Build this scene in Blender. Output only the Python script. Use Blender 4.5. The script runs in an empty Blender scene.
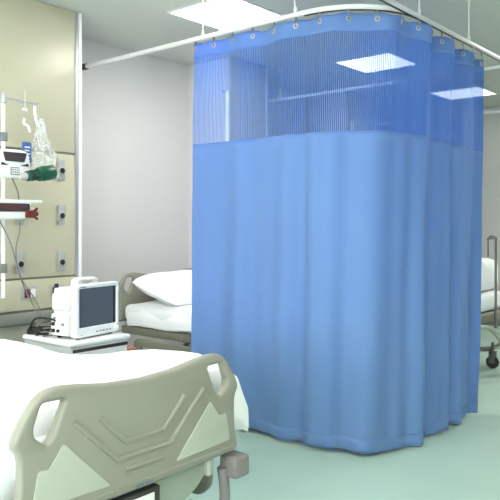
import bpy, bmesh, math, random
from mathutils import Vector, Matrix, noise
random.seed(7)
PI = math.pi
sc = bpy.context.scene
COL = sc.collection

# ------------------------------------------------------------------ materials
def lin(c):
    return tuple(((v/255)/12.92 if v/255 <= 0.04045 else ((v/255+0.055)/1.055)**2.4) for v in c)

def mat(name, rgb, rough=0.5, metal=0.0, var=0.03, scale=6.0, bump=0.0, bscale=60.0, sheen=0.0, spec=None, coat=0.0, trans=0.0, alpha=None, emit=None, estr=1.0):
    m = bpy.data.materials.new(name); m.use_nodes = True
    nt = m.node_tree; N = nt.nodes; Lk = nt.links
    b = N['Principled BSDF']
    c = lin(rgb)
    tc = N.new('ShaderNodeTexCoord')
    nz = N.new('ShaderNodeTexNoise'); nz.inputs['Scale'].default_value = scale; nz.inputs['Detail'].default_value = 3
    Lk.new(tc.outputs['Object'], nz.inputs['Vector'])
    r = N.new('ShaderNodeValToRGB')
    r.color_ramp.elements[0].position = 0.3; r.color_ramp.elements[1].position = 0.7
    r.color_ramp.elements[0].color = (*[v*(1-var) for v in c], 1)
    r.color_ramp.elements[1].color = (*[min(1, v*(1+var)) for v in c], 1)
    Lk.new(nz.outputs['Fac'], r.inputs['Fac']); Lk.new(r.outputs['Color'], b.inputs['Base Color'])
    b.inputs['Roughness'].default_value = rough
    b.inputs['Metallic'].default_value = metal
    if spec is not None: b.inputs['Specular IOR Level'].default_value = spec
    if sheen: b.inputs['Sheen Weight'].default_value = sheen; b.inputs['Sheen Roughness'].default_value = 0.4
    if coat: b.inputs['Coat Weight'].default_value = coat; b.inputs['Coat Roughness'].default_value = 0.1
    if trans: b.inputs['Transmission Weight'].default_value = trans
    if alpha is not None: b.inputs['Alpha'].default_value = alpha
    if emit:
        b.inputs['Emission Color'].default_value = (*lin(emit), 1); b.inputs['Emission Strength'].default_value = estr
    if bump:
        n2 = N.new('ShaderNodeTexNoise'); n2.inputs['Scale'].default_value = bscale; n2.inputs['Detail'].default_value = 4
        Lk.new(tc.outputs['Object'], n2.inputs['Vector'])
        bp = N.new('ShaderNodeBump'); bp.inputs['Strength'].default_value = bump; bp.inputs['Distance'].default_value = 0.01
        Lk.new(n2.outputs['Fac'], bp.inputs['Height']); Lk.new(bp.outputs['Normal'], b.inputs['Normal'])
    return m

M = {}
M['grey_wall'] = mat('grey_wall_paint', (214,212,210), 0.5, var=0.015, scale=1.2)
M['ceiling'] = mat('ceiling_paint', (206,209,201), 0.8, var=0.01, scale=1)
M['floor'] = mat('green_vinyl_floor', (178,204,190), 0.38, var=0.03, scale=2.2, bump=0.05, bscale=3, spec=0.4)
M['panel'] = mat('headwall_laminate', (190,186,161), 0.38, var=0.02, scale=2)
M['panel_low'] = mat('headwall_lower', (158,158,142), 0.45)
M['seam'] = mat('dark_seam', (112,112,98), 0.6)
M['bumper'] = mat('grey_bumper', (128,132,124), 0.6)
M['trim'] = mat('white_trim', (232,234,236), 0.35)
M['alu'] = mat('brushed_aluminium', (178,180,182), 0.35, metal=0.6, var=0.05, scale=30)
M['chrome'] = mat('chrome', (190,192,196), 0.4, metal=0.5)
M['hookm'] = mat('hook_metal', (140,140,142), 0.4, metal=0.4)
M['plate'] = mat('outlet_plate', (172,174,172), 0.4, metal=0.2)
M['black'] = mat('black_rubber', (24,24,26), 0.5)
M['dark'] = mat('dark_metal', (58,58,56), 0.5, metal=0.2)
M['red'] = mat('red_plastic', (104,34,28), 0.4)
M['white_pl'] = mat('white_plastic', (226,228,226), 0.35, var=0.01)
M['cream_pl'] = mat('pale_plastic', (212,214,210), 0.4, var=0.01)
M['bed'] = mat('greige_bed_plastic', (134,134,121), 0.42, var=0.02, scale=3, bump=0.03, bscale=400)
M['bed_hi'] = mat('pale_green_inset', (162,168,153), 0.5, var=0.02)
M['bed_green'] = mat('green_grey_frame', (148,156,142), 0.5)
M['bed_grey'] = mat('grey_corner_buffer', (118,113,112), 0.6)
M['bed_metal'] = mat('painted_bed_metal', (128,126,112), 0.45, metal=0.1)
M['sheet'] = mat('white_cotton', (236,238,240), 0.85, var=0.01, bump=0.25, bscale=7, sheen=0.2)
M['duvet'] = mat('white_duvet', (240,242,242), 0.9, var=0.01, bump=0.5, bscale=5, sheen=0.3)
M['screen'] = mat('dark_screen', (84,88,92), 0.28, var=0.04, scale=4, coat=0.4)
M['lcd'] = mat('grey_lcd', (96,104,106), 0.3)
M['smoke'] = mat('smoked_window', (66,58,58), 0.25)
M['blue_lab'] = mat('blue_label', (44,88,152), 0.5)
M['green_pl'] = mat('green_plastic', (14,74,52), 0.35)
M['rail_w'] = mat('white_rail_enamel', (226,228,226), 0.35, var=0.01)
M['cabinet'] = mat('cabinet_laminate', (206,212,208), 0.4, var=0.01)
M['cable'] = mat('grey_cable', (110,112,108), 0.5)
M['dgrey'] = mat('grey_print', (120,126,130), 0.5)
M['wood'] = mat('orange_brown_wood', (176,112,74), 0.5, var=0.1)
M['lamp'] = mat('lamp_diffuser', (250,250,250), 0.5, emit=(255,255,252), estr=1.1)
M['lamp_mid'] = mat('lamp_diffuser_mid', (250,250,250), 0.5, emit=(255,253,248), estr=13.0)
M['lamp_added'] = mat('added_lamp_diffuser', (250,250,250), 0.5, emit=(255,252,246), estr=11.0)
M['bluedot'] = mat('small_blue_print', (60,96,150), 0.5)

def clear_mat(name, rgb, fac):
    m = bpy.data.materials.new(name); m.use_nodes = True
    nt = m.node_tree; N = nt.nodes; Lk = nt.links
    for n in list(N): N.remove(n)
    out = N.new('ShaderNodeOutputMaterial'); mx = N.new('ShaderNodeMixShader')
    tr = N.new('ShaderNodeBsdfTransparent'); p = N.new('ShaderNodeBsdfPrincipled')
    p.inputs['Base Color'].default_value = (*lin(rgb), 1); p.inputs['Roughness'].default_value = 0.15
    nz = N.new('ShaderNodeTexNoise'); nz.inputs['Scale'].default_value = 22; nz.inputs['Detail'].default_value = 3
    tc = N.new('ShaderNodeTexCoord'); Lk.new(tc.outputs['Object'], nz.inputs['Vector'])
    mr = N.new('ShaderNodeMapRange'); mr.inputs[1].default_value = 0.4; mr.inputs[2].default_value = 0.65
    mr.inputs[3].default_value = fac*0.4; mr.inputs[4].default_value = min(1, fac*1.7)
    Lk.new(nz.outputs['Fac'], mr.inputs[0]); Lk.new(mr.outputs[0], mx.inputs['Fac'])
    Lk.new(tr.outputs[0], mx.inputs[1]); Lk.new(p.outputs[0], mx.inputs[2]); Lk.new(mx.outputs[0], out.inputs['Surface'])
    return m
M['glass'] = clear_mat('added_window_glass', (235,240,242), 0.06)
M['clear'] = clear_mat('clear_vinyl', (225,230,230), 0.3)

CB = (128,166,206)
def cloth_mat(name, mesh=False):
    m = bpy.data.materials.new(name); m.use_nodes = True
    nt = m.node_tree; N = nt.nodes; Lk = nt.links
    b = N['Principled BSDF']; out = N['Material Output']
    tc = N.new('ShaderNodeUVMap')
    # fine weave
    w = N.new('ShaderNodeTexNoise'); w.inputs['Scale'].default_value = 140; w.inputs['Detail'].default_value = 2
    Lk.new(tc.outputs[0], w.inputs['Vector'])
    r = N.new('ShaderNodeValToRGB')
    c = lin((74,118,196) if mesh else CB)
    r.color_ramp.elements[0].color = (*[v*0.95 for v in c], 1); r.color_ramp.elements[1].color = (*[min(1, v*1.05) for v in c], 1)
    Lk.new(w.outputs['Fac'], r.inputs['Fac']); Lk.new(r.outputs['Color'], b.inputs['Base Color'])
    b.inputs['Roughness'].default_value = 0.85; b.inputs['Specular IOR Level'].default_value = 0.15
    b.inputs['Sheen Weight'].default_value = 0.45; b.inputs['Sheen Roughness'].default_value = 0.5
    b.inputs['Sheen Tint'].default_value = (0.6, 0.8, 1, 1)
    tl = N.new('ShaderNodeBsdfTranslucent'); tl.inputs['Color'].default_value = (*lin((48,116,236)), 1)
    mx = N.new('ShaderNodeMixShader'); mx.inputs['Fac'].default_value = 0.42
    Lk.new(b.outputs[0], mx.inputs[1]); Lk.new(tl.outputs[0], mx.inputs[2])
    if not mesh:
        Lk.new(mx.outputs[0], out.inputs['Surface'])
    else:
        sep = N.new('ShaderNodeSeparateXYZ'); Lk.new(tc.outputs[0], sep.inputs[0])
        def stripes(sock, freq, lo, hi):
            mu = N.new('ShaderNodeMath'); mu.operation = 'MULTIPLY'; mu.inputs[1].default_value = freq*2*PI
            Lk.new(sock, mu.inputs[0])
            sn = N.new('ShaderNodeMath'); sn.operation = 'SINE'; Lk.new(mu.outputs[0], sn.inputs[0])
            mr = N.new('ShaderNodeMapRange'); mr.inputs[1].default_value = -0.6; mr.inputs[2].default_value = 0.6
            mr.inputs[3].default_value = lo; mr.inputs[4].default_value = hi
            Lk.new(sn.outputs[0], mr.inputs[0]); return mr.outputs[0]
        s1 = stripes(sep.outputs[0], 85.0, 0.22, 0.64)      # vertical threads
        g = N.new('ShaderNodeMapRange'); g.inputs[1].default_value = 1.22; g.inputs[2].default_value = 1.62; g.inputs[3].default_value = 0; g.inputs[4].default_value = .34   # gathered tighter along the far side
        Lk.new(sep.outputs[0], g.inputs[0]); ad = N.new('ShaderNodeMath'); ad.operation = 'ADD'; ad.use_clamp = True
        Lk.new(s1, ad.inputs[0]); Lk.new(g.outputs[0], ad.inputs[1]); s1 = ad.outputs[0]
        t = N.new('ShaderNodeBsdfTransparent'); t.inputs['Color'].default_value = (0.76, 0.87, 1.0, 1)
        m2 = N.new('ShaderNodeMixShader')
        Lk.new(s1, m2.inputs['Fac']); Lk.new(t.outputs[0], m2.inputs[1]); Lk.new(mx.outputs[0], m2.inputs[2])
        Lk.new(m2.outputs[0], out.inputs['Surface'])
    return m
M['cloth'] = cloth_mat('blue_curtain_cloth')
M['mesh'] = cloth_mat('blue_curtain_mesh', True)

# ------------------------------------------------------------------ builders
def link(name, bm, m, parent=None, smooth=True, mods=None):
    me = bpy.data.meshes.new(name); bm.normal_update(); bm.to_mesh(me); bm.free()
    o = bpy.data.objects.new(name, me); COL.objects.link(o)
    me.materials.append(M[m] if isinstance(m, str) else m)
    if parent: o.parent = parent
    if smooth:
        for p in me.polygons: p.use_smooth = True
        try: me.set_sharp_from_angle(angle=math.radians(38))
        except Exception: pass
    return o

def tag(o, label, cat, group=None):
    o['label'] = label; o['category'] = cat
    if group: o['group'] = group
    return o

def thing(name, loc, label, cat, group=None, rz=0):
    o = bpy.data.objects.new(name, None); COL.objects.link(o)
    o.empty_display_size = 0.1
    o.location = loc; o.rotation_euler = (0, 0, rz)
    return tag(o, label, cat, group)

def struct(o):
    o['kind'] = 'structure'; return o

def box(bm, x0, x1, y0, y1, z0, z1, bev=0.0, seg=2, mtx=None):
    t = bmesh.new()
    bmesh.ops.create_cube(t, size=1.0)
    for v in t.verts:
        v.co = Vector(((x0+x1)/2 + v.co.x*(x1-x0), (y0+y1)/2 + v.co.y*(y1-y0), (z0+z1)/2 + v.co.z*(z1-z0)))
    if bev: bmesh.ops.bevel(t, geom=list(t.edges), offset=bev, segments=seg, profile=0.5, affect='EDGES')
    if mtx: bmesh.ops.transform(t, matrix=mtx, verts=t.verts)
    me = bpy.data.meshes.new('t'); t.to_mesh(me); t.free(); bm.from_mesh(me); bpy.data.meshes.remove(me)
    return bm

def tube(bm, pts, r, n=10, cap=True):
    pts = [Vector(p) for p in pts]
    rad = r if isinstance(r, (list, tuple)) else [r]*len(pts)
    rings = []; up = None
    for i, p in enumerate(pts):
        a = pts[max(i-1, 0)]; b = pts[min(i+1, len(pts)-1)]
        t = (b-a).normalized()
        if up is None:
            up = Vector((0, 0, 1)) if abs(t.z) < 0.9 else Vector((1, 0, 0))
        u = (up - t*up.dot(t)).normalized(); w = t.cross(u); up = u
        rings.append([bm.verts.new(p + (u*math.cos(2*PI*k/n) + w*math.sin(2*PI*k/n))*rad[i]) for k in range(n)])
    for i in range(len(rings)-1):
        for k in range(n):
            bm.faces.new((rings[i][k], rings[i][(k+1) % n], rings[i+1][(k+1) % n], rings[i+1][k]))
    if cap:
        bm.faces.new(rings[0][::-1]); bm.faces.new(rings[-1])
    return bm

def sweep(bm, pts, w, h, cap=True):
    """rectangular bar swept along a path in the XY plane: w across, h tall, centred on pts"""
    pts = [Vector(p) for p in pts]; rings = []
    for i, p in enumerate(pts):
        a = pts[max(i-1, 0)]; b = pts[min(i+1, len(pts)-1)]
        t = (b-a).normalized(); s = Vector((-t.y, t.x, 0)).normalized()
        c = 0.25
        prof = [(-.5, -.5+c), (-.5+c, -.5), (.5-c, -.5), (.5, -.5+c), (.5, .5-c), (.5-c, .5), (-.5+c, .5), (-.5, .5-c)]
        rings.append([bm.verts.new(p + s*(q[0]*w) + Vector((0, 0, q[1]*h))) for q in prof])
    for i in range(len(rings)-1):
        for k in range(8):
            bm.faces.new((rings[i][k], rings[i+1][k], rings[i+1][(k+1) % 8], rings[i][(k+1) % 8]))
    if cap: bm.faces.new(rings[0][::-1]); bm.faces.new(rings[-1])
    return bm

def smooth_path(pts, it=2, closed=False):
    pts = [Vector(p) for p in pts]
    for _ in range(it):
        out = []
        n = len(pts)
        rng = range(n) if closed else range(n-1)
        if not closed: out.append(pts[0])
        for i in rng:
            a, b = pts[i], pts[(i+1) % n]
            out += [a*0.75+b*0.25, a*0.25+b*0.75]
        if not closed: out.append(pts[-1])
        pts = out
    return pts

def catmull(pts, n=6):
    pts = [Vector(p) for p in pts]; P = [pts[0]]+pts+[pts[-1]]; out = []
    for i in range(1, len(P)-2):
        for k in range(n):
            t = k/n; a, b, c, d = P[i-1], P[i], P[i+1], P[i+2]
            out.append(0.5*((2*b)+(-a+c)*t+(2*a-5*b+4*c-d)*t*t+(-a+3*b-3*c+d)*t**3))
    out.append(pts[-1]); return out

def round_poly(pts, r=0.01, n=4):
    """round the corners of a closed 2D polygon with radius-ish r"""
    out = []; m = len(pts)
    for i in range(m):
        p = Vector(pts[i]); a = Vector(pts[i-1]); b = Vector(pts[(i+1) % m])
        da = (a-p); db = (b-p)
        ra = min(r, da.length*0.45); rb = min(r, db.length*0.45)
        s = p+da.normalized()*ra; e = p+db.normalized()*rb
        for k in range(n+1):
            t = k/n
            out.append(s*(1-t)**2 + p*2*t*(1-t) + e*t*t)
    return out

def plate(name, outlines, thick, bevel, m, parent=None, plane='XZ', y=0.0, holes_r=None):
    """flat plate with holes (outlines[0] outer, others holes) extruded along Y, centred at y"""
    cu = bpy.data.curves.new('c', 'CURVE'); cu.dimensions = '2D'; cu.fill_mode = 'BOTH'
    cu.extrude = thick/2 - bevel; cu.bevel_depth = bevel; cu.bevel_resolution = 2; cu.offset = -bevel
    for ol in outlines:
        sp = cu.splines.new('POLY'); sp.points.add(len(ol)-1)
        for i, p in enumerate(ol): sp.points[i].co = (p[0], p[1], 0, 1)
        sp.use_cyclic_u = True
    tmp = bpy.data.objects.new('tmp', cu); COL.objects.link(tmp)
    dg = bpy.context.evaluated_depsgraph_get(); dg.update()
    me = bpy.data.meshes.new_from_object(tmp.evaluated_get(dg))
    COL.objects.unlink(tmp); bpy.data.objects.remove(tmp)
    bm = bmesh.new(); bm.from_mesh(me); bpy.data.meshes.remove(me)
    bmesh.ops.remove_doubles(bm, verts=bm.verts, dist=1e-5)
    for v in bm.verts:
        x, z, d = v.co.x, v.co.y, v.co.z
        v.co = Vector((x, y+d, z)) if plane == 'XZ' else Vector((y+d, x, z))
    bmesh.ops.recalc_face_normals(bm, faces=bm.faces)
    return link(name, bm, m, parent)

def lathe(bm, prof, n=16, mtx=None):
    rings = []
    for r, z in prof:
        ring = []
        for k in range(n):
            v = Vector((r*math.cos(2*PI*k/n), r*math.sin(2*PI*k/n), z))
            if mtx: v = mtx @ v
            ring.append(bm.verts.new(v))
        rings.append(ring)
    for i in range(len(rings)-1):
        for k in range(n):
            bm.faces.new((rings[i][k], rings[i][(k+1) % n], rings[i+1][(k+1) % n], rings[i+1][k]))
    bm.faces.new(rings[0][::-1]); bm.faces.new(rings[-1])
    return bm

def torus(bm, R, r, mtx, n=16, m=8):
    vs = []
    for i in range(n):
        a = 2*PI*i/n
        vs.append([bm.verts.new(mtx @ Vector(((R+r*math.cos(2*PI*j/m))*math.cos(a), (R+r*math.cos(2*PI*j/m))*math.sin(a), r*math.sin(2*PI*j/m)))) for j in range(m)])
    for i in range(n):
        for j in range(m):
            bm.faces.new((vs[i][j], vs[(i+1) % n][j], vs[(i+1) % n][(j+1) % m], vs[i][(j+1) % m]))
    return bm

def grid(bm, nu, nv, f, closed_u=False):
    vs = [[bm.verts.new(f(i/nu, j/nv)) for j in range(nv+1)] for i in range(nu+(0 if closed_u else 1))]
    for i in range(nu):
        for j in range(nv):
            a = vs[i]; b = vs[(i+1) % len(vs)] if closed_u else vs[i+1]
            bm.faces.new((a[j], b[j], b[j+1], a[j+1]))
    return vs

def kids(o): return list(o.children)
def copy_tree(o, parent=None):
    c = o.copy(); COL.objects.link(c)
    if parent: c.parent = parent
    for ch in kids(o): copy_tree(ch, c)
    return c

# ------------------------------------------------------------------ room
XW, XE, YS, YN, ZC = -2.6, 9.3, -3.2, 4.92, 3.0
def slab(name, m, *b): return struct(link(name, box(bmesh.new(), *b), m, smooth=False))
slab('floor', 'floor', XW-.1, XE+.1, YS-.1, YN+.1, -0.1, 0)
slab('ceiling', 'ceiling', XW-.1, XE+.1, YS-.1, YN+.1, ZC, ZC+.1)
slab('wall_back', 'grey_wall', XW-.1, XE+.1, YN, YN+.1, 0, ZC)
slab('wall_right', 'grey_wall', XE, XE+.1, YS, YN, 0, ZC)
b = bmesh.new()
WY0, WY1, WZ0, WZ1 = -1.6, 3.2, .95, 2.45
box(b, XW-.1, XW, YS, WY0, 0, ZC); box(b, XW-.1, XW, WY1, YN, 0, ZC); box(b, XW-.1, XW, WY0, WY1, 0, WZ0); box(b, XW-.1, XW, WY0, WY1, WZ1, ZC)
struct(link('wall_left', b, 'grey_wall', smooth=False))
b = bmesh.new()
for yy in (WY0, WY0+1.6, WY0+3.2, WY1-.05): box(b, XW-.08, XW-.02, yy, yy+.05, WZ0, WZ1)
for zz in (WZ0, WZ1-.05): box(b, XW-.079, XW-.021, WY0, WY1, zz, zz+.05)
win = struct(link('added_window_1', b, 'trim', smooth=False))  # unseen window added so daylight falls on the curtain's left face
link('added_window_glass', box(bmesh.new(), XW-.055, XW-.049, WY0+.02, WY1-.02, WZ0+.02, WZ1-.02), 'glass', win, smooth=False)
slab('wall_front', 'grey_wall', XW-.1, XE+.1, YS-.1, YS, 0, ZC)
slab('baseboard_back', 'bumper', XW, XE, YN-.015, YN, 0, 0.10)
slab('baseboard_right', 'bumper', XE-.015, XE, YS, YN-.015, 0, 0.10)

# ------------------------------------------------------------------ headwall panels
YP = 4.33
def outlet(root, x, z):
    b = box(bmesh.new(), x-.03, x+.03, YP-.014, YP-.001, z-.075, z+.075, 0.004)
    o = link('gas_outlet', b, 'plate', root)
    mt = Matrix.Translation((x, YP-.014, z-.005)) @ Matrix.Rotation(PI/2, 4, 'X')
    bm = bmesh.new(); lathe(bm, [(.029, 0), (.029, .004), (.024, .007)], 16, mt)
    link('outlet_ring', bm, 'alu', o)
    bm = bmesh.new(); lathe(bm, [(.0205, .006), (.0205, .011), (.012, .013)], 14, mt)
    link('outlet_socket', bm, 'black', o)
def socket(root, x, z, second):
    o = link('power_socket', box(bmesh.new(), x-.055, x+.065, YP-.012, YP-.001, z-.045, z+.045, .004), 'plate', root)
    b = box(bmesh.new(), x-.035, x+.008, YP-.026, YP-.012, z-.032, z+.03, .004); link('red_socket', b, 'red', o)['label'] = 'dark red socket insert'
    if second:
        link('switch', box(bmesh.new(), x+.015, x+.055, YP-.02, YP-.012, z-.03, z+.03, .004), 'white_pl', o)
def headwall(x0, x1, label, full=False):
    r = thing('headwall_panel', ((x0+x1)/2, (YP+YN)/2, 0), label, 'wall panel', 'service panels behind the bed bays')
    cx = (x0+x1)/2
    def P(name, m, b, bev=.003):
        o = link(name, box(bmesh.new(), *b, bev), m, None)
        for v in o.data.vertices: v.co -= Vector((cx, (YP+YN)/2, 0))
        o.parent = r; return o
    P('upper_board', 'panel', (x0, x1, YP, YP+.03, 1.925, ZC-.004))
    P('seam', 'seam', (x0+.002, x1-.002, YP+.006, YP+.03, 1.908, 1.925), 0)
    P('middle_board', 'panel', (x0, x1, YP, YP+.03, 1.005, 1.908))
    P('seam', 'seam', (x0+.002, x1-.002, YP+.006, YP+.03, .99, 1.005), 0)
    P('service_channel', 'panel', (x0, x1, YP-.004, YP+.03, .775, .99))
    P('seam', 'seam', (x0+.002, x1-.002, YP+.006, YP+.03, .757, .775), 0)
    P('bumper_rail', 'bumper', (x0, x1, YP-.03, YP+.03, .68, .757), .008)
    P('lower_board', 'panel_low', (x0, x1, YP, YP+.03, .0, .68))
    P('core', 'grey_wall', (x0+.003, x1, YP+.03, YN-.002, 0, ZC-.004), 0)
    P('edge_trim', 'trim', (x1, x1+.028, YP-.012, YN-.002, 0, ZC-.004), .006)
    P('edge_strip', 'alu', (x1-.03, x1-.002, YP-.006, YP+.01, 0, ZC-.004), .003)
    before = set(COL.objects)
    for z in (1.789, 1.454, 1.11): outlet(r, x1-.155, z); outlet(r, x1-.495, z)
    socket(r, x1-.43, .895, True); socket(r, x1-.20, .895, False)
    for o in set(COL.objects)-before:
        for v in o.data.vertices: v.co -= Vector((cx, (YP+YN)/2, 0))
    return r
headwall(2.25, 3.125, 'tall olive beige service panel with gas outlets behind the patient monitor')
headwall(4.88, 5.40, 'tall service panel seen through the left half of the curtain mesh')
headwall(6.98, 7.60, 'tall service panel seen through the middle of the curtain mesh, furthest away')

# ------------------------------------------------------------------ ceiling lights
def ceiling_light(x, y, label, grp=None, lm='lamp'):
    r = thing('ceiling_light', (x, y, ZC), label, 'ceiling light', grp)
    b = bmesh.new(); w = .315
    box(b, -w, w, -w, -w+.02, -.008, .0); box(b, -w, w, w-.02, w, -.008, 0)
    box(b, -w, -w+.02, -w+.02, w-.02, -.008, 0); box(b, w-.02, w, -w+.02, w-.02, -.008, 0)
    link('frame', b, 'trim', r, smooth=False)
    link('diffuser', box(bmesh.new(), -w+.02, w-.02, -w+.02, w-.02, -.006, 0), lm, r, smooth=False)
    return r
ceiling_light(3.87, 3.49, 'square lit ceiling light above the top left of the blue curtain', None, 'lamp_mid')
ceiling_light(6.02, 3.40, 'square lit ceiling light seen through the curtain mesh')
ceiling_light(8.08, 3.36, 'square lit ceiling light just right of the curtain edge')
for x, y in ((1.5, 2.9), (-.53, 3.3), (-.53, .9), (1.4, .5), (6.3, 1.25), (7.9, 1.25), (-.53, -1.7), (1.67, -1.9)):  # unseen lamps, added and placed to shape the light on curtain and floor
    ceiling_light(x, y, 'unseen square ceiling light added to light the ward', 'unseen ceiling lights added for the lighting', 'lamp_added')

# ------------------------------------------------------------------ curtain tracks
ZT = 2.685
TX, TY, TR = 3.42, 1.93, 0.50
def arc(cx, cy, r, a0, a1, n=16):
    return [(cx+r*math.cos(a0+(a1-a0)*i/n), cy+r*math.sin(a0+(a1-a0)*i/n), ZT) for i in range(n+1)]
def rails(root, paths, slot=True):
    for p in paths:
        o = link('rail', sweep(bmesh.new(), p, .034, .030), 'rail_w', root)
        if not slot: continue
        q = [(a[0], a[1], a[2]-.018) for a in p]
        if p[0][0] == TX: q = q[2:]
        link('slot', sweep(bmesh.new(), q, .012, .008), 'dark', o)['label'] = 'dark slot under the rail'
def rod(root, x, y, dx=0, dy=0):
    o = link('hanger_rod', tube(bmesh.new(), [(x, y, ZT+.01), (x+dx, y+dy, ZC-.002)], .0055, 8), 'rail_w', root)
    b = bmesh.new(); lathe(b, [(.024, ZC-.012), (.028, ZC-.002)], 14, Matrix.Translation((x+dx, y+dy, 0))); link('ceiling_flange', b, 'rail_w', o)
    b = bmesh.new(); lathe(b, [(.010, ZT+.012), (.012, ZT+.02), (.012, ZT+.04), (.006, ZT+.05)], 12, Matrix.Translation((x, y, 0))); link('clamp', b, 'rail_w', o)

t = thing('curtain_track', (0, 0, 0), 'white curved curtain track carrying the blue curtain, hung on rods', 'curtain track')
rails(t, [[(TX, YN-.004, ZT), (TX, 4.0, ZT), (TX, TY+TR, ZT)] + arc(TX+TR, TY+TR, TR, PI, 1.5*PI)[1:] + [(4.6, TY, ZT), (8.9, TY, ZT)],
          [(0.6, TY, ZT), (TX+TR-.02, TY, ZT)],
          ])
link('sleeve', box(bmesh.new(), TX-.022, TX+.022, 4.62, 4.70, ZT-.022, ZT+.022, .006), 'dark', t)['label'] = 'dark sleeve on the rail beside the panel edge'
for x, y, a, b in ((TX, 3.30, 0, 0), (TX, 2.50, 0, .03), (4.74, TY, 0, 0), (3.95, TY, 0, 0), (6.6, TY, 0, 0), (8.4, TY, 0, 0), (1.5, TY, 0, 0)): rod(t, x, y, a, b)
t = thing('curtain_track', (0, 0, 0), 'white ceiling track of the next bay, seen through the mesh and beside the curtain', 'curtain track')
rails(t, [[(5.62, YN-.004, ZT), (5.62, TY+.02, ZT)]], False); rod(t, 5.62, 4.3)
t = thing('curtain_track', (0, 0, 0), 'white ceiling track of the furthest bay, above the grey wall at right', 'curtain track')
rails(t, [[(7.82, YN-.004, ZT), (7.82, TY+.02, ZT)]], False); rod(t, 7.82, 3.9)

# ------------------------------------------------------------------ curtain
path = []
y = 3.40
def build_path():
    pts = []
    n = 60
    y0 = 3.385
    for i in range(n): pts.append(Vector((TX, y0+(TY+TR-y0)*i/n, 0)))
    for i in range(40):
        a = PI+0.5*PI*i/40; pts.append(Vector((TX+TR+TR*math.cos(a), TY+TR+TR*math.sin(a), 0)))
    for i in range(n+1): pts.append(Vector((TX+TR+(5.00-TX-TR)*i/n, TY, 0)))
    return pts
PTS = build_path()
SL = [0.0]
for i in range(1, len(PTS)): SL.append(SL[-1]+(PTS[i]-PTS[i-1]).length)
LEN = SL[-1]
def on_path(s):
    s = max(0, min(LEN-1e-6, s))
    lo, hi = 0, len(SL)-1
    while hi-lo > 1:
        md = (lo+hi)//2
        if SL[md] <= s: lo = md
        else: hi = md
    f = (s-SL[lo])/(SL[hi]-SL[lo])
    p = PTS[lo].lerp(PTS[hi], f)
    t = (PTS[hi]-PTS[lo]).normalized()
    return p, t, Vector((t.y, -t.x, 0)).normalized()      # outward: towards -X / -Y
NH = 17
HS = (LEN-.03)/(NH-1)
def ss(a, b, x):
    x = max(0, min(1, (x-a)/(b-a))); return x*x*(3-2*x)
ZTOP, ZHEM = 2.652, 0.022
def curt(s, z):
    k = (ZTOP-z)/(ZTOP-ZHEM)
    side = ss(1.35, 1.9, s)
    p, t, n = on_path(s*(1-.050*k))
    top = (0.020+.022*side)*math.sin(PI*(s-.015)/HS + .0) * (1-ss(0, .22, k))
    ph = s + 0.035*math.sin(s*5.1+1.2) + 0.02*math.sin(s*11+z*.4)
    big = math.sin(2*PI*ph/.35+.5)*0.75 + 0.42*math.sin(2*PI*ph/.205+1.9) + .30*math.sin(2*PI*s/1.1+.6)
    amp = (0.012+.017*ss(0, .9, k))*(1+.35*side)
    fl = .012*noise.noise(Vector((s*4, z*1.3, 3.1)))*ss(.03, .3, k)
    q = p + n*(top + big*amp*ss(0.0, .22, k) + fl)
    droop = -.040*ss(LEN*.55, LEN, s)
    return Vector((q.x, q.y, z + droop*min(1, ss(1.2, 2.6, z)+.0)))
def hook_s(i): return .015+HS*i
def strip(name, m, zfun0, zfun1, nv, parent, nu=560, solid=0.0, off=0.0):
    bm = bmesh.new(); uv = bm.loops.layers.uv.new('UVMap')
    def f(u, v):
        s = u*LEN; z0 = zfun0(s); z1 = zfun1(s); z = z0+(z1-z0)*v
        q = curt(s, z)
        if off: q += on_path(s)[2]*off
        return q
    vs = [[bm.verts.new(f(i/nu, j/nv)) for j in range(nv+1)] for i in range(nu+1)]
    for i in range(nu):
        for j in range(nv):
            fc = bm.faces.new((vs[i][j], vs[i+1][j], vs[i+1][j+1], vs[i][j+1]))
            cs = [(i, j), (i+1, j), (i+1, j+1), (i, j+1)]
            for lp, (a, b) in zip(fc.loops, cs): lp[uv].uv = (a/nu*LEN, vs[a][b].co.z)
    o = link(name, bm, m, parent)
    if solid:
        md = o.modifiers.new('Solidify', 'SOLIDIFY'); md.thickness = solid; md.offset = 0
    return o
cur = thing('privacy_curtain', (0, 0, 0), 'tall blue hospital privacy curtain with mesh top hanging round a curved track', 'curtain')
ZM0 = 1.945; ZM1 = 2.545
def topz(s):
    ph = (s-.015)/HS
    return ZTOP - .014*(0.5-0.5*math.cos(2*PI*ph))*(0.6+.4*math.sin(ph*2.3)) 
def hemz(s): return ZHEM + .008*math.sin(s*6) + .02*(1-ss(.9, 1.5, s)*1.0)
link_fabric = strip('fabric', 'cloth', lambda s: hemz(s), lambda s: ZM0, 60, cur, solid=.002)
strip('mesh_panel', 'mesh', lambda s: ZM0, lambda s: ZM1+.004*math.sin(s*9), 16, cur)
strip('header_band', 'cloth', lambda s: ZM1-.002+.004*math.sin(s*9), topz, 5, cur, solid=.003)
strip('hem', 'cloth', lambda s: hemz(s)-.002, lambda s: hemz(s)+.075, 3, cur, solid=.002, off=.0035)
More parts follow.
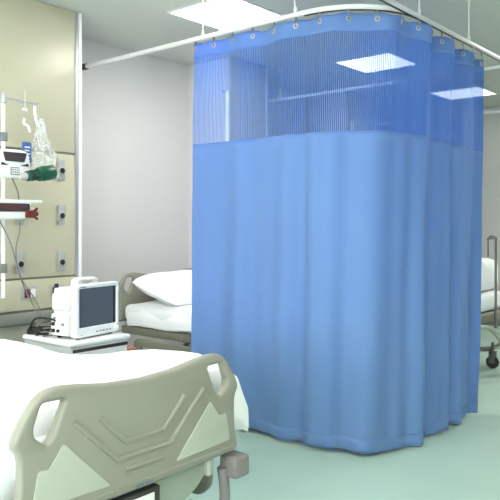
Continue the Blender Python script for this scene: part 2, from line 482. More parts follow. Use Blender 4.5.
for i in range(NH):
    s = hook_s(i); c = curt(s, ZTOP-.036); p, t, n = on_path(s)
    e = .004
    t2 = (curt(s+.004, ZTOP-.036)-curt(s-.004, ZTOP-.036)).normalized()
    nn = Vector((t2.y, -t2.x, 0)).normalized()
    mt = Matrix((( *t2, 0), (0, 0, 1, 0), (*nn, 0), (0, 0, 0, 1)))
    mt = Matrix(((t2.x, 0, nn.x, c.x), (t2.y, 0, nn.y, c.y), (t2.z, 1, nn.z, c.z), (0, 0, 0, 1)))
    g = bmesh.new(); torus(g, .0130, .0052, mt, 16, 6); link('grommet', g, 'chrome', cur)
    b = bmesh.new()
    dz = ZT-.018
    up = Vector((p.x, p.y, dz))
    q = c + nn*.012
    pts = [up, Vector((p.x, p.y, dz-.03)), Vector((q.x, q.y, c.z+.03)), q+Vector((0, 0, .004)), c+Vector((0, 0, -.009)), c-nn*.010+Vector((0, 0, .004))]
    tube(b, catmull(pts, 4)  , .0030, 6)
    box(b, p.x-.006, p.x+.006, p.y-.006, p.y+.006, dz-.026, dz+.004, .002)
    link('hook', b, 'hookm', cur)

# ------------------------------------------------------------------ hospital beds
def sym(right):          # right half outline listed from top centre to bottom; mirror
    return [(a, b) for a, b in right] + [(-a, b) for a, b in reversed(right) if abs(a) > 1e-6]
HALF = [(0, .861), (.15, .869), (.26, .886), (.34, .895), (.395, .884), (.44, .838), (.478, .775), (.487, .745), (.464, .712), (.466, .60), (.485, .500), (0, .492)]
def end_board(name, root, y, face, zoff=0.0, detail=True, hs=1.0, sx=1.0):
    """moulded foot/head board. face=-1: decorated side looks to -Y"""
    T = lambda L: [(a*sx, .5+(b-.5)*hs+zoff) for a, b in L]
    outer = round_poly(T(sym(HALF)), .03, 4)
    hole = round_poly(T([(.311, .851), (.393, .853), (.420, .786), (.417, .757), (.377, .727), (.353, .75)]), .014, 4)
    holeL = [(-a, b) for a, b in hole][::-1]
    b = plate(name, [outer, hole, holeL], .040, .013, 'bed', root, y=y)
    if not detail: return b
    yf = y + face*.020
    pr = T([(.322, .722), (.372, .655), (.408, .662), (.432, .549), (.143, .541)])
    for s in (1, -1):
        pl = round_poly([(a*s, z) for a, z in pr], .012, 3)
        plate('inset_panel', [pl], .006, .002, 'bed_hi', b, y=yf)['label'] = 'paler green inset'
    for L in ([(-.187, .768), (-.088, .671), (.088, .671), (.187, .768)],
              [(-.285, .777), (-.118, .618), (.118, .618), (.285, .777)],
              [(-.082, .577), (.082, .577)]):
        L = [Vector((a, yf+face*-.001, z)) for a, z in T(L)]
        bm = bmesh.new(); tube(bm, L, .0095, 8); link('raised_rib', bm, 'bed', b)
    bm = bmesh.new(); tube(bm, [(-.45, yf, .520+zoff), (.45, yf, .520+zoff)], .005, 8); link('raised_rib', bm, 'bed', b)
    # small blue maker's print, unreadable at this size
    bm = bmesh.new()
    for k in range(9):
        if k == 4: continue
        box(bm, -.036+k*.0085, -.030+k*.0085, yf-.001, yf+.001, .5045+zoff, .5085+zoff)
    link('maker_print', bm, 'bluedot', b)['label'] = 'small blue printed mark'
    return b
def caster(root, x, y):
    o = bmesh.new()
    tube(o, [(x, y, .16), (x, y, .25)], .014, 10)
    for s in (-1, 1): box(o, x+s*.024-.004, x+s*.024+.004, y-.03, y+.03, .05, .165, .003)
    box(o, x-.028, x+.028, y-.03, y+.03, .145, .165, .004)
    c = link('caster', o, 'bed_grey', root)
    b = bmesh.new(); lathe(b, [(.045, -.018), (.06, -.015), (.0605, 0), (.06, .015), (.045, .018)], 24, Matrix.Translation((x, y, .061)) @ Matrix.Rotation(PI/2, 4, 'Y'))
    link('wheel', b, 'dark', c)
    return c
def side_rail(root, s, y0, y1, name='side_rail'):
    """lowered side rail: long panel with three window cut-outs"""
    z0, z1 = .27, .485
    L = y1-y0
    outer = round_poly([(y0, z0+.05), (y0+.06, z0), (y1-.06, z0), (y1, z0+.05), (y1, z1-.03), (y1-.04, z1), (y0+.04, z1), (y0, z1-.03)], .03, 4)
    hs = []
    n = 4 if L > .7 else 2
    for k in range(n):
        a = y0+.07+(L-.14)*(k+.12)/n; b = y0+.07+(L-.14)*(k+.88)/n
        hs.append(round_poly([(a, z0+.055), (b, z0+.055), (b, z1-.06), (a, z1-.06)], .02, 3))
    return plate(name, [outer]+hs, .028, .010, 'bed', root, plane='YZ', y=s*.478)
def make_bed(loc, label, boards=True):
    r = thing('hospital_bed', loc, label, 'hospital bed')
    Lb = 2.08
    end_board('footboard', r, .0, -1)
    end_board('headboard', r, Lb-.02, -1, zoff=.095, detail=False)
    # deck frame
    b = bmesh.new()
    for s in (-1, 1): box(b, s*.44-.022, s*.44+.022, .03, Lb-.05, .505, .565, .008)
    for yy in (.06, .55, 1.05, 1.55, Lb-.1): box(b, -.42, .42, yy-.02, yy+.02, .51, .55, .006)
    link('deck_frame', b, 'bed_metal', r)
    b = bmesh.new(); box(b, -.43, .43, .04, Lb-.06, .56, .60, .01); link('deck', b, 'bed_green', r)
    # mattress
    def mf(u, v): return None
    b = bmesh.new(); box(b, -.445, .445, .03, Lb-.05, .60, .735, .045, 4)
    link('mattress', b, 'sheet', r)
    # under frame + foot end plate + corner buffers
    b = bmesh.new()
    for s in (-1, 1): box(b, s*.34-.02, s*.34+.02, .12, Lb-.15, .235, .285, .006)
    for yy in (.14, Lb-.17): box(b, -.40, .40, yy-.025, yy+.025, .235, .285, .006)
    box(b, -.12, .12, .35, .75, .285, .36, .01); box(b, -.12, .12, 1.35, 1.7, .285, .36, .01)
    link('chassis', b, 'bed_metal', r)
    b = bmesh.new()
    for yy in (.30, 1.65):
        for s in (-1, 1): tube(b, [(s*.28, yy, .27), (s*.28, yy+(.26 if yy < 1 else -.26), .52)], .018, 10)
    for yy in (.50, 1.45): tube(b, [(-.3, yy, .42), (.3, yy, .42)], .014, 10)
    link('lift_arms', b, 'bed_grey', r)
    ft = plate('foot_end_plate', [round_poly([(-.43, .487), (.36, .487), (.36, .455), (.30, .40), (.22, .36), (-.30, .36), (-.43, .42)], .02, 3)], .03, .006, 'bed_green', r, y=.035)
    b = bmesh.new(); box(b, .33, .365, .0, .05, .43, .492, .006); link('latch', b, 'bed_hi', r)
    b = bmesh.new(); box(b, -.13, .08, -.012, .022, .40, .478, .008); h = link('hand_control', b, 'dark', r)
    b = bmesh.new(); box(b, -.10, .05, -.016, -.011, .412, .462, .003); lb = link('label_plate', b, 'white_pl', h)
    b = bmesh.new(); box(b, -.06, -.0, -.019, -.015, .425, .45, .002); link('label_mark', b, 'bluedot', h)
    for yc, d in ((-.02, 1), (Lb+.02, -1)):
        for s in (-1, 1):
            b = bmesh.new()
            box(b, s*.470-.042, s*.470+.044, yc-.035, yc+.055, .400, .484, .014, 3) if d > 0 else box(b, s*.475-.055, s*.475+.055, yc-.055, yc+.035, .385, .478, .018, 3)
            link('corner_buffer', b, 'bed_grey', r)
            b = bmesh.new()
            yy = yc+.03*d
            tube(b, catmull([(s*.42, yy, .44), (s*.435, yy, .36), (s*.44, yy+.02*d, .28), (s*.40, yy+.12*d, .25)], 5), .021, 10)
            link('corner_post', b, 'bed_grey', r)
    for s in (-1, 1):
        side_rail(r, s, .12, .88); side_rail(r, s, .98, 1.85)
    for x in (-.38, .38):
        for yy in (.14, Lb-.17): caster(r, x, yy)
    return r
bed1 = make_bed((1.532, 1.77, 0), 'near greige hospital bed, large moulded footboard with cut-out handles facing the viewer')
bed2 = copy_tree(bed1); bed2.location = (4.02, 2.32, 0)
bed2['label'] = 'greige hospital bed against the grey wall, behind the blue curtain\'s left edge'

def wr(x, y, z, a=.012, f=5):
    return a*noise.noise(Vector((x*f, y*f, z*f)))
# duvet on near bed : draped cross-section along the bed
def draped(name, cx, y0, y1, half, zt, hem, label, cat, thick=.035, amp=.012, rr=.10, hemr=0.0, flap=False):
    bm = bmesh.new()
    n = 64
    def f(u, v):
        yy = y0+(y1-y0)*v
        top = zt(v); w = half(v); he = hem(v)
        he = he + (.20*ss(.5, .8, u) if flap else 0); hl = he; he = he+hemr*(1-.75*(ss(.5, .8, u) if flap else 0))
        r = min(rr, (top-he)*.6)
        # profile: up left side, over, down right side
        seg = [(-w, hl), (-w, top-r), (-w+r*.3, top-r*.3), (-w+r, top), (w-r, top), (w-r*.3, top-r*.3), (w, top-r), (w, he)]
        d = [0]
        for i in range(1, 8): d.append(d[-1]+math.hypot(seg[i][0]-seg[i-1][0], seg[i][1]-seg[i-1][1]))
        s = u*d[-1]
        for i in range(1, 8):
            if s <= d[i]+1e-9: break
        k = (s-d[i-1])/max(1e-9, d[i]-d[i-1])
        x = seg[i-1][0]+(seg[i][0]-seg[i-1][0])*k; z = seg[i-1][1]+(seg[i][1]-seg[i-1][1])*k
        mid = math.sin(PI*u)
        z += .012*mid
        z += wr(x, yy, z, amp, 4)+wr(x+9, yy, z, amp*.4, 14)
        x += wr(x, yy+5, z, amp*1.5, 5)
        if flap and v < .05:
            z0 = min(z, .50); z = z0+(z-z0)*(v/.05)**.8; x = x*(.97+.03*(v/.05)**.5); yy = y0-.012*math.sin(PI*v/.05)
        e = 1-abs(2*v-1)
        if e < .12 and not flap: z -= .035*(1-e/.12)**2*(1 if abs(x) < w*.97 else 0)
        return Vector((cx+x, yy, z))
    grid(bm, n, 70, f)
    bmesh.ops.recalc_face_normals(bm, faces=bm.faces)
    o = link(name, bm, 'duvet')
    sm = o.modifiers.new('Smooth', 'SMOOTH'); sm.factor = .5; sm.iterations = 5
    md = o.modifiers.new('Solidify', 'SOLIDIFY'); md.thickness = thick; md.offset = -1
    if sum((p.normal.z for p in o.data.polygons)) < 0: o.data.flip_normals()
    tag(o, label, cat); return o
draped('duvet', 1.545, 1.835, 3.80,
       lambda v: .550+.085*(1-ss(0, .25, v)), lambda v: .745+.100*(1-ss(.12, .50, v)), lambda v: .33+.02*math.sin(v*20),
       'thick white duvet covering the near bed and hanging over its sides', 'duvet', thick=.022, rr=.17, hemr=.22, flap=True)

def pillow(name, loc, sx, sy, sz, rot, label):
    bm = bmesh.new()
    def f(side):
        def g(u, v):
            a, b = u*2-1, v*2-1
            x = a*(1-.10*(1-b*b)*0 - .06*b*b*abs(a)); y = b*(1-.06*a*a*abs(b))
            h = max(0, (1-abs(a)**4))**.5*max(0, (1-abs(b)**3.2))**.5
            z = side*h*(1 if side > 0 else .6)
            w = wr(x*1.2, y*1.2, side, .10, 2.4)*h
            return Vector((x*sx, y*sy, (z+w)*sz))
        return g
    grid(bm, 30, 24, f(1)); grid(bm, 30, 24, f(-1))
    bmesh.ops.remove_doubles(bm, verts=bm.verts, dist=1e-4)
    bmesh.ops.recalc_face_normals(bm, faces=bm.faces)
    o = link(name, bm, 'sheet'); o.location = loc; o.rotation_euler = rot
    return tag(o, label, 'pillow')
pillow('pillow', (4.0, 4.02, .845), .42, .29, .115, (math.radians(16), 0, 0), 'plump white pillow at the head of the bed by the grey wall')
# sheet over the mattress of bed 2
draped('bed_sheet', 4.02, 2.42, 4.30, lambda v: .457+.006*math.sin(v*30), lambda v: .748+.0*v, lambda v: .585-.02*v+.008*math.sin(v*23),
       'smooth white sheet tucked over the mattress of the bed by the grey wall', 'bed sheet', thick=.008, amp=.006)

# ------------------------------------------------------------------ far trolley bed at right
r = thing('patient_trolley', (6.14, 2.28, 0), 'wheeled patient trolley with curved frame, past the curtain\'s right edge', 'patient trolley')
b = bmesh.new(); box(b, -.43, .43, .0, 1.95, .60, .75, .045, 4); link('mattress', b, 'sheet', r)
b = bmesh.new(); box(b, -.45, .45, -.02, 1.98, .505, .595, .03, 3); link('deck', b, 'bed_metal', r)
b = bmesh.new()
for x in (-.40, .40):
    tube(b, catmull([(x, .02, .51), (x, -.02, .40), (x, .12, .20), (x, .55, .155), (x, 1.35, .155), (x, 1.80, .2), (x, 1.94, .36), (x, 1.9, .51)], 6), .024, 10)
tube(b, catmull([(-.45, -.05, .50), (-.25, -.055, .48), (-.07, -.06, .405), (.07, -.06, .30), (.16, -.06, .20), (.19, -.05, .12)], 6), .020, 10)
for yy in (.5, 1.4): tube(b, [(-.4, yy, .155), (.4, yy, .155)], .02, 10)
link('curved_frame', b, 'bed_hi', r)
b = bmesh.new()
for yy in (.45, 1.4): lathe(b, [(.07, .155), (.07, .25), (.05, .255), (.05, .51)], 18, Matrix.Translation((0, yy, 0)))
for yy in (.2,): box(b, -.33, -.17, yy-.05, yy+.05, .17, .51, .01)
link('lift_column', b, 'dark', r)
b = bmesh.new(); tube(b, [(-.30, .0, .45), (-.30, -.0, .45)], .01, 4) if False else None
b = bmesh.new()
tube(b, smooth_path([(-.24, 1.97, .45), (-.24, 1.97, 1.16), (.0, 1.97, 1.16), (.0, 1.97, .45)], 2), .013, 10)
tube(b, smooth_path([(.30, 1.97, .45), (.30, 1.97, .95), (.1, 1.97, .95), (.1, 1.97, .45)], 2), .011, 10)
link('push_handle', b, 'bed_grey', r)
for x in (-.38, .38):
    for yy in (.14, 1.8): caster(r, x, yy)
# upright drip hook post on the trolley end
b = bmesh.new()
tube(b, smooth_path([(.115, -.035, .45), (.115, -.035, 1.2), (.115, -.035, 1.27), (.09, -.035, 1.27), (-.05, -.035, 1.27), (-.07, -.035, 1.25)], 1), .011, 10)
tube(b, [(-.07, -.035, 1.255), (-.07, -.035, 1.10)], .007, 8); tube(b, [(-.02, -.035, 1.27), (.05, -.035, 1.27)], .018, 10)
hp = link('hook_post', b, 'bed_grey', r)
for v in hp.data.vertices: v.co.x -= .13
# folded quilt
bm = bmesh.new()
def quilt(u, v):
    a = 2*PI*u; w = 2*v-1
    cx, cz = .155*math.copysign(abs(math.cos(a))**.6, math.cos(a)), .125*math.copysign(1.3*abs(math.sin(a))**.7, math.sin(a))
    e = (1-abs(w)**8)**.5
    return Vector((w*.44, cx*(.55+.45*e)+wr(w, cx, cz, .02, 4), cz*(.5+.5*e)+.025*w*0+wr(w+3, cx, cz, .02, 5)))
grid(bm, 40, 40, quilt, True)
vs = [v for v in bm.verts if len(v.link_edges) == 3]
bmesh.ops.holes_fill(bm, edges=[e for e in bm.edges if e.is_boundary])
bmesh.ops.recalc_face_normals(bm, faces=bm.faces)
o = link('folded_quilt', bm, 'duvet'); o.location = (6.14, 2.50, .91)
tag(o, 'bulky folded white quilt on the far trolley at the right edge', 'quilt')

# ------------------------------------------------------------------ bedside cabinet
CX0, CX1, CY0, CY1, CZ = 2.325, 2.775, 3.30, 3.80, .70
r = thing('bedside_cabinet', ((CX0+CX1)/2, (CY0+CY1)/2, 0), 'white bedside cabinet carrying the patient monitor, beside the near bed', 'bedside cabinet')
W2 = (CX1-CX0)/2; D2 = (CY1-CY0)/2
b = bmesh.new(); box(b, -W2+.015, W2-.015, -D2+.015, D2, .09, CZ-.03, .008); link('body', b, 'cabinet', r)
b = bmesh.new(); box(b, -W2, W2, -D2, D2, CZ-.03, CZ, .01, 3); link('top', b, 'white_pl', r)
for z0, z1 in ((.50, .635), (.345, .485), (.11, .33)):
    b = bmesh.new(); box(b, -W2+.03, W2-.03, -D2, -D2+.016, z0, z1, .005); d = link('drawer', b, 'cream_pl', r)
    b = bmesh.new(); tube(b, smooth_path([(-.07, -D2, (z0+z1)/2), (-.07, -D2-.03, (z0+z1)/2), (.07, -D2-.03, (z0+z1)/2), (.07, -D2, (z0+z1)/2)], 1), .006, 8); link('handle', b, 'alu', d)
b = bmesh.new(); box(b, -W2+.03, W2-.02, -D2+.006, -D2+.02, .637, .655); link('shadow_gap', b, 'dark', r)
for x in (-W2+.06, W2-.06):
    for yy in (-D2+.06, D2-.06):
        b = bmesh.new(); tube(b, [(x, yy, .05), (x, yy, .095)], .012, 8)
        lathe(b, [(.03, -.012), (.036, -.01), (.036, .01), (.03, .012)], 16, Matrix.Translation((x, yy, .037)) @ Matrix.Rotation(PI/2, 4, 'Y')); link('caster', b, 'dark', r)
# wooden stool / shelf glimpsed between cabinet and bed 2
r = thing('wooden_stool', (3.03, 3.82, 0), 'small orange-brown wooden stool just right of the bedside cabinet, mostly hidden', 'stool')
b = bmesh.new(); box(b, -.13, .13, -.13, .13, .485, .52, .012); link('seat', b, 'wood', r)
for x in (-.1, .1):
    for yy in (-.1, .1): b = bmesh.new(); tube(b, [(x*1.1, yy*1.1, 0), (x, yy, .487)], [.013, .016], 8); link('leg', b, 'wood', r)

# ------------------------------------------------------------------ patient monitor
MR = math.radians(9)
r = thing('patient_monitor', (2.565, 3.475, CZ), 'boxy white patient monitor with blank dark screen on the bedside cabinet', 'patient monitor', rz=MR)
mw, md_, mh = .184, .105, .325
b = bmesh.new(); box(b, -mw+.012, mw-.012, -md_+.05, md_, .012, mh-.02, .02, 3); body = link('housing', b, 'cream_pl', r)
out = round_poly([(-mw, .01), (mw, .01), (mw, mh), (-mw, mh)], .022, 5)
scr = round_poly([(-mw+.028, .068), (mw-.022, .068), (mw-.022, mh-.025), (-mw+.028, mh-.025)], .006, 2)
bz = plate('bezel', [out, scr], .05, .007, 'white_pl', r, y=-md_+.025)
b = bmesh.new(); box(b, -mw+.02, mw-.014, -md_+.012, -md_+.03, .06, mh-.017); link('screen', b, 'screen', r)
b = bmesh.new(); box(b, mw-.042, mw-.022, -md_+.009, -md_+.013, .07, mh-.027); link('screen_edge', b, 'black', r)
b = bmesh.new()
for k in range(5): box(b, -.02+k*.028, -.004+k*.028, -md_-.003, -md_+.002, .030, .039, .002)
link('buttons', b, 'dgrey', r)
b = bmesh.new(); lathe(b, [(.02, 0), (.02, .006), (.014, .012), (.013, .022), (.010, .024)], 20, Matrix.Translation((mw-.026, -md_+.002, .036)) @ Matrix.Rotation(PI/2, 4, 'X')); link('dial', b, 'cream_pl', r)
b = bmesh.new()
for k in range(7): box(b, -mw+.032+k*.007, -mw+.037+k*.007, -md_-.001, -md_+.002, mh-.017, mh-.011)
link('maker_print', b, 'bluedot', r)['label'] = 'small blue printed mark'
b = bmesh.new(); lathe(b, [(.003, 0), (.003, .003)], 8, Matrix.Translation((-mw+.045, -md_, .028)) @ Matrix.Rotation(PI/2, 4, 'X')); link('indicator', b, 'dgrey', r)
# top handle
hd = plate('carry_handle', [round_poly([(-.10, 0), (.10, 0), (.094, .045), (.07, .058), (-.07, .058), (-.094, .045)], .012, 4),
     round_poly([(-.062, .014), (.062, .014), (.054, .038), (-.054, .038)], .008, 3)], .05, .010, 'white_pl', r, y=-.01)
for v in hd.data.vertices: v.co.z += mh-.022; v.co.x -= .02
b = bmesh.new(); box(b, -.075, .04, -.034, .0, mh-.022, mh-.012, .003); link('handle_slot', b, 'dark', r)
# side connectors (left flank)
b = bmesh.new(); box(b, -mw-.012, -mw+.02, -md_+.06, md_-.01, .02, .15, .01); sd = link('side_module', b, 'white_pl', r)
b = bmesh.new(); box(b, -mw-.006, -mw+.02, -md_+.055, md_-.01, .17, .27, .01); link('side_module', b, 'cream_pl', r)
for i, (yy, zz, rr) in enumerate(((.07, .05, .012), (.07, .09, .012), (.03, .05, .010), (-.01, .09, .010), (.06, .125, .008))):
    b = bmesh.new(); lathe(b, [(rr, -.002), (rr, .008), (rr*.7, .012)], 12, Matrix.Translation((-mw-.012, yy, zz)) @ Matrix.Rotation(-PI/2, 4, 'Y')); link('port', b, 'black' if i < 3 else 'dgrey', sd)
b = bmesh.new(); lathe(b, [(.014, 0), (.014, .02), (.010, .024)], 12, Matrix.Translation((-mw+.02, .08, mh-.022))); link('knob', b, 'black', r)
for x in (-.14, .14):
    for yy in (-.07, .08): b = bmesh.new(); lathe(b, [(.014, 0), (.014, .014)], 10, Matrix.Translation((x, yy, 0))); link('foot', b, 'black', r)

# cables on the cabinet
def cable(pts, r_, m, label, n=8):
    b = bmesh.new(); tube(b, catmull(pts, n), r_, 8)
    return tag(link('cable', b, m), label, 'cable')
cable([(2.370, 3.50, .80), (2.36, 3.53, .815), (2.38, 3.73, .80), (2.37, 3.78, .74), (2.40, 3.83, .702), (2.44, 3.80, .70), (2.38, 3.74, .70), (2.36, 3.68, .70)], .0075, 'black', 'thick black cable looping from the side of the monitor')
pts = []
for k in range(60):
    a = k*.55; rr = .045+.014*math.sin(k*1.7)
    pts.append((2.415+rr*1.2*math.cos(a), 3.745+rr*1.5*math.sin(a), .698+k*.0007))
cable(pts, .0048, 'black', 'black cable coil heaped on the left corner of the bedside cabinet', 3)
pts = []
for k in range(34):
    a = k*.6+1; rr = .036+.012*math.sin(k*2.1)
    pts.append((2.41+rr*1.2*math.cos(a), 3.62+rr*1.0*math.sin(a), .697+k*.0022))
cable(pts, .0042, 'cable', 'pale grey cable coil heaped against the left side of the monitor', 3)

# ------------------------------------------------------------------ IV pole at wall
PX, PY = 2.385, 4.12
r = thing('drip_pole', (PX, PY, .90), 'wall-mounted silver drip pole at the left edge of the picture', 'drip pole')
b = bmesh.new(); tube(b, [(0, 0, 0), (0, 0, 1.335)], .0125, 14); link('pole', b, 'trim', r)
b = bmesh.new(); lathe(b, [(.014, 1.28), (.02, 1.285), (.02, 1.33), (.012, 1.35)], 14); link('top_collar', b, 'alu', r)
b = bmesh.new()
tube(b, catmull([(0, 0, 1.315), (.06, 0, 1.318), (.16, 0, 1.312), (.245, 0, 1.312), (.262, 0, 1.318)], 5), .0055, 8)
tube(b, catmull([(.10, 0, 1.314), (.115, 0, 1.298), (.14, 0, 1.298), (.155, 0, 1.312)], 5), .0045, 8)
tube(b, catmull([(.225, 0, 1.312), (.222, 0, 1.295), (.232, 0, 1.288), (.240, 0, 1.296)], 5), .0045, 8)
link('hook_arm', b, 'alu', r)
b = bmesh.new(); tube(b, [(0, 0, 1.315), (-.22, 0, 1.318)], .0055, 8); link('hook_arm', b, 'alu', r)
b = bmesh.new(); box(b, -.03, .02, -.02, YP-PY-.004, .165, .225, .006); link('wall_clamp', b, 'bumper', r)
b = bmesh.new(); box(b, -.022, .022, -.022, .022, 1.03, 1.09, .006); link('clamp', b, 'dgrey', r)

# infusion pump, upper
P1 = (PX+.008, PY-.016, 1.685)
r = thing('infusion_pump', P1, 'upper white infusion pump on the drip pole, smoked window and black arrows', 'infusion pump')
body = round_poly([(-.112, .02), (-.118, .10), (-.10, .165), (-.07, .185), (.07, .185), (.10, .165), (.118, .10), (.112, .02), (.06, .0), (-.06, 0)], .02, 4)
bd = plate('housing', [body], .11, .014, 'white_pl', r, y=-.055)
plate('display', [round_poly([(-.085, .165), (.085, .165), (.068, .105), (-.068, .105)], .008, 3)], .008, .002, 'smoke', r, y=-.112)
for s in (-1, 1):
    plate('arrow_window', [[(s*.040, .082), (s*.094, .098), (s*.100, .078)][::s]], .006, .001, 'black', r, y=-.112)
b = bmesh.new(); box(b, -.032, .032, -.117, -.108, .018, .070, .004); k = link('keypad', b, 'dgrey', r)
b = bmesh.new()
for i in range(4):
    for j in range(3): box(b, -.026+i*.014, -.016+i*.014, -.119, -.116, .025+j*.014, .034+j*.014)
link('keys', b, 'cream_pl', k)
b = bmesh.new(); box(b, .08, .155, -.09, -.04, .005, .03, .008); link('side_arm', b, 'white_pl', r)

# infusion pump, lower
r = thing('infusion_pump', (PX, PY-.016, 1.415), 'lower white infusion pump on the drip pole with a red clamp', 'infusion pump')
b = bmesh.new(); box(b, -.16, .125, -.12, -.0, .0, .10, .02, 3); link('housing', b, 'white_pl', r)
b = bmesh.new(); box(b, -.16, .205, -.125, .0, .112, .13, .008, 2); link('top_lid', b, 'white_pl', r)
b = bmesh.new(); box(b, -.15, .12, -.122, -.02, .098, .114); link('lid_gap', b, 'cream_pl', r)
plate('display', [round_poly([(-.15, .105), (.105, .105), (.112, .075), (.098, .052), (-.15, .05)], .008, 3)], .006, .001, 'smoke', r, y=-.122)
b = bmesh.new()
for j in range(3):
    for i in range(9): box(b, -.10+i*.018, -.09+i*.018, -.127, -.124, .06+j*.013, .066+j*.013)
link('red_digits', b, 'red', r)
b = bmesh.new(); tube(b, catmull([(.125, -.09, .105), (.118, -.10, .09), (.13, -.10, .075), (.17, -.10, .07)], 4), .008, 8); link('white_lever', b, 'white_pl', r)
b = bmesh.new()
box(b, .075, .135, -.145, -.10, .012, .060, .008); tube(b, [(.13, -.12, .045), (.165, -.12, .075)], .010, 8); tube(b, [(.13, -.12, .028), (.168, -.12, .004)], .009, 8); tube(b, [(.14, -.12, .036), (.165, -.12, .04)], .016, 10)
link('red_clamp', b, 'red', r)['label'] = 'dark red clamp'

# fluid bag, label bag and green manual ventilator bag
hx, hz = PX+.232, 2.186
r = thing('drip_bag', (hx, PY-.0, hz), 'crumpled clear plastic bag and tubing hanging from the drip pole hook', 'drip bag')
b = bmesh.new(); tube(b, [(0, 0, .008), (0, 0, -.05)], .010, 10); tube(b, catmull([(0, 0, -.03), (.012, -.01, -.10), (.055, -.01, -.16)], 5), [.010]*10+[.004], 10); link('hanger_cap', b, 'white_pl', r)
bm = bmesh.new()
def bag(u, v):
    a = 2*PI*u; z = -.08-.42*v
    w = .022+.088*ss(.0, .85, v)-.02*ss(.85, 1, v); d = .012+.03*math.sin(PI*min(1, v*1.0))
    c = .02+.045*v
    return Vector((c+w*math.cos(a)+wr(math.cos(a), v*2, 0, .03, 3), -.03+d*math.sin(a)*1.3+wr(math.sin(a), v*2, 4, .03, 3), z+.04*v*math.cos(a)*0))
grid(bm, 28, 30, bag, True)
link('bag', bm, 'clear', r)
b = bmesh.new(); tube(b, catmull([(0, -.02, -.09), (.03, -.05, -.12), (.02, -.06, -.18), (-.01, -.05, -.19), (.01, -.05, -.27), (.07, -.05, -.26), (.10, -.06, -.36)], 6), .005, 8); link('tubing', b, 'cream_pl', r)
b = bmesh.new(); tube(b, catmull([(-.09, -.02, -.09), (-.10, -.03, -.125), (-.07, -.03, -.14), (-.055, -.03, -.18)], 5), .009, 8)
tube(b, [(-.10, -.02, -.03), (-.07, -.02, -.03)], .010, 8); tube(b, [(-.085, -.02, .10), (-.085, -.02, -.03)], .002, 6); link('white_clips', b, 'white_pl', r)
r = tag(link('blue_packet', box(bmesh.new(), -.032, .032, -.012, .012, -.07, .07, .006), 'blue_lab'), 'small blue labelled packet tucked behind the upper infusion pump', 'packet')
r.location = (2.528, PY-.045, 1.865)
b = bmesh.new()
for j in range(4):
    box(b, -.022, .02-.006*(j % 2), -.0135, -.0115, .03-j*.022, .04-j*.022)
link('print_lines', b, 'cream_pl', r)
r = thing('resuscitator_bag', (2.545, PY-.17, 1.715), 'dark green cylindrical resuscitator bag slung beside the upper pump', 'resuscitator')
ax = Matrix.Rotation(math.radians(-11), 4, 'Y') @ Matrix.Rotation(PI/2, 4, 'Y')
b = bmesh.new(); lathe(b, [(.028, -.10), (.034, -.095), (.036, -.02), (.036, -.015), (.046, -.01), (.050, .02), (.050, .10), (.044, .108)], 24, ax); link('canister', b, 'green_pl', r)
b = bmesh.new()
for z in (-.07, -.045): lathe(b, [(.0365, z), (.0365, z+.012)], 24, ax)
link('bands', b, 'black', r)
b = bmesh.new(); lathe(b, [(.014, -.15), (.018, -.145), (.024, -.11), (.026, -.10)], 16, ax); link('nozzle', b, 'plate', r)
# tubing hanging from pumps to the cabinet
cable([(2.39, 4.035, 1.70), (2.435, 4.03, 1.60), (2.455, 4.05, 1.53)], .0045, 'cable', 'short grey tube between the two infusion pumps')
cable([(2.345, 4.10, 1.41), (2.40, 4.05, 1.25), (2.45, 4.03, 1.05), (2.50, 4.02, .92), (2.52, 3.93, .79), (2.47, 3.86, .712)], .0045, 'cable', 'left grey tube hanging from the lower pump to the cabinet')
cable([(2.47, 4.06, 1.41), (2.465, 4.06, 1.33), (2.44, 4.06, 1.22), (2.455, 4.04, 1.05), (2.56, 4.0, .86), (2.54, 3.93, .76), (2.49, 3.86, .704)], .0038, 'cable', 'right grey tube hanging from the lower pump to the cabinet')

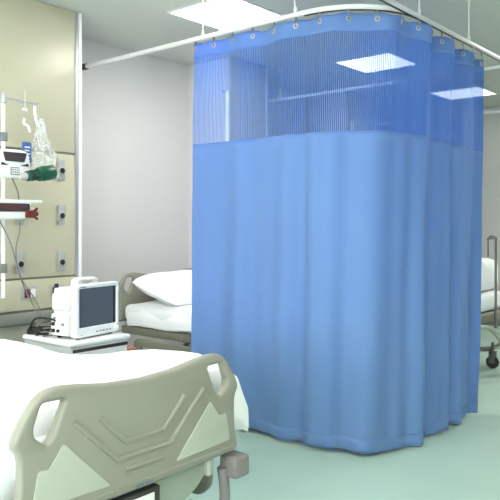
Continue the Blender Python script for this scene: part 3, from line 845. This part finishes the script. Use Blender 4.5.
# ------------------------------------------------------------------ things behind the mesh : drip stand of next bay
r = thing('wall_drip_rail', (5.1, 4.2, 1.97), 'horizontal silver equipment rail on the panel seen through the left mesh', 'equipment rail')
b = bmesh.new(); tube(b, [(-.22, 0, 0), (.28, 0, 0)], .010, 10); link('rail', b, 'alu', r)
for x in (-.15, .0, .2):
    b = bmesh.new(); tube(b, [(x, 0, 0), (x, .125, 0)], .008, 8); link('bracket', b, 'alu', r)
for x in (-.19, .03):
    b = bmesh.new(); lathe(b, [(.016, -.02), (.02, 0), (.016, .02)], 12, Matrix.Translation((x, -.01, .01))); link('clamp', b, 'black', r)
r = thing('drip_pole', (4.68, 4.20, 0), 'tall white pole seen through the left part of the curtain mesh', 'drip pole')
b = bmesh.new(); tube(b, [(0, 0, .06), (0, 0, 2.62)], .022, 14); link('pole', b, 'trim', r)
b = bmesh.new(); lathe(b, [(.16, 0), (.16, .02), (.05, .05), (.03, .08)], 24); link('base', b, 'dark', r)
b = bmesh.new(); tube(b, [(-.08, 0, 2.61), (.08, 0, 2.61)], .008, 8); link('hook_arm', b, 'alu', r)
r = thing('drip_pole', (6.86, 4.20, 0), 'tall white pole seen through the middle of the curtain mesh', 'drip pole')
b = bmesh.new(); tube(b, [(0, 0, .06), (0, 0, 2.60)], .022, 14); link('pole', b, 'trim', r)
b = bmesh.new(); lathe(b, [(.16, 0), (.16, .02), (.05, .05), (.03, .08)], 24); link('base', b, 'dark', r)
b = bmesh.new(); tube(b, [(-.08, 0, 2.59), (.08, 0, 2.59)], .008, 8); link('hook_arm', b, 'alu', r)

# ------------------------------------------------------------------ world, camera
w = bpy.data.worlds.new('World'); sc.world = w; w.use_nodes = True
w.node_tree.nodes['Background'].inputs[0].default_value = (.93, .97, 1.0, 1); w.node_tree.nodes['Background'].inputs[1].default_value = 7.0

cam = bpy.data.cameras.new('Camera'); co = bpy.data.objects.new('Camera', cam); COL.objects.link(co)
co.location = (0, 0, 1.38); co.rotation_euler = (PI/2, 0, math.radians(-50))
cam.sensor_width = 36; cam.lens = 36*680/500; cam.shift_y = -25/500; cam.clip_start = .05
sc.camera = co
sc.view_settings.view_transform = 'Standard'; sc.view_settings.look = 'None'; sc.view_settings.gamma = 1
sc.view_settings.use_curve_mapping = False
sc.view_settings.exposure = 1.2
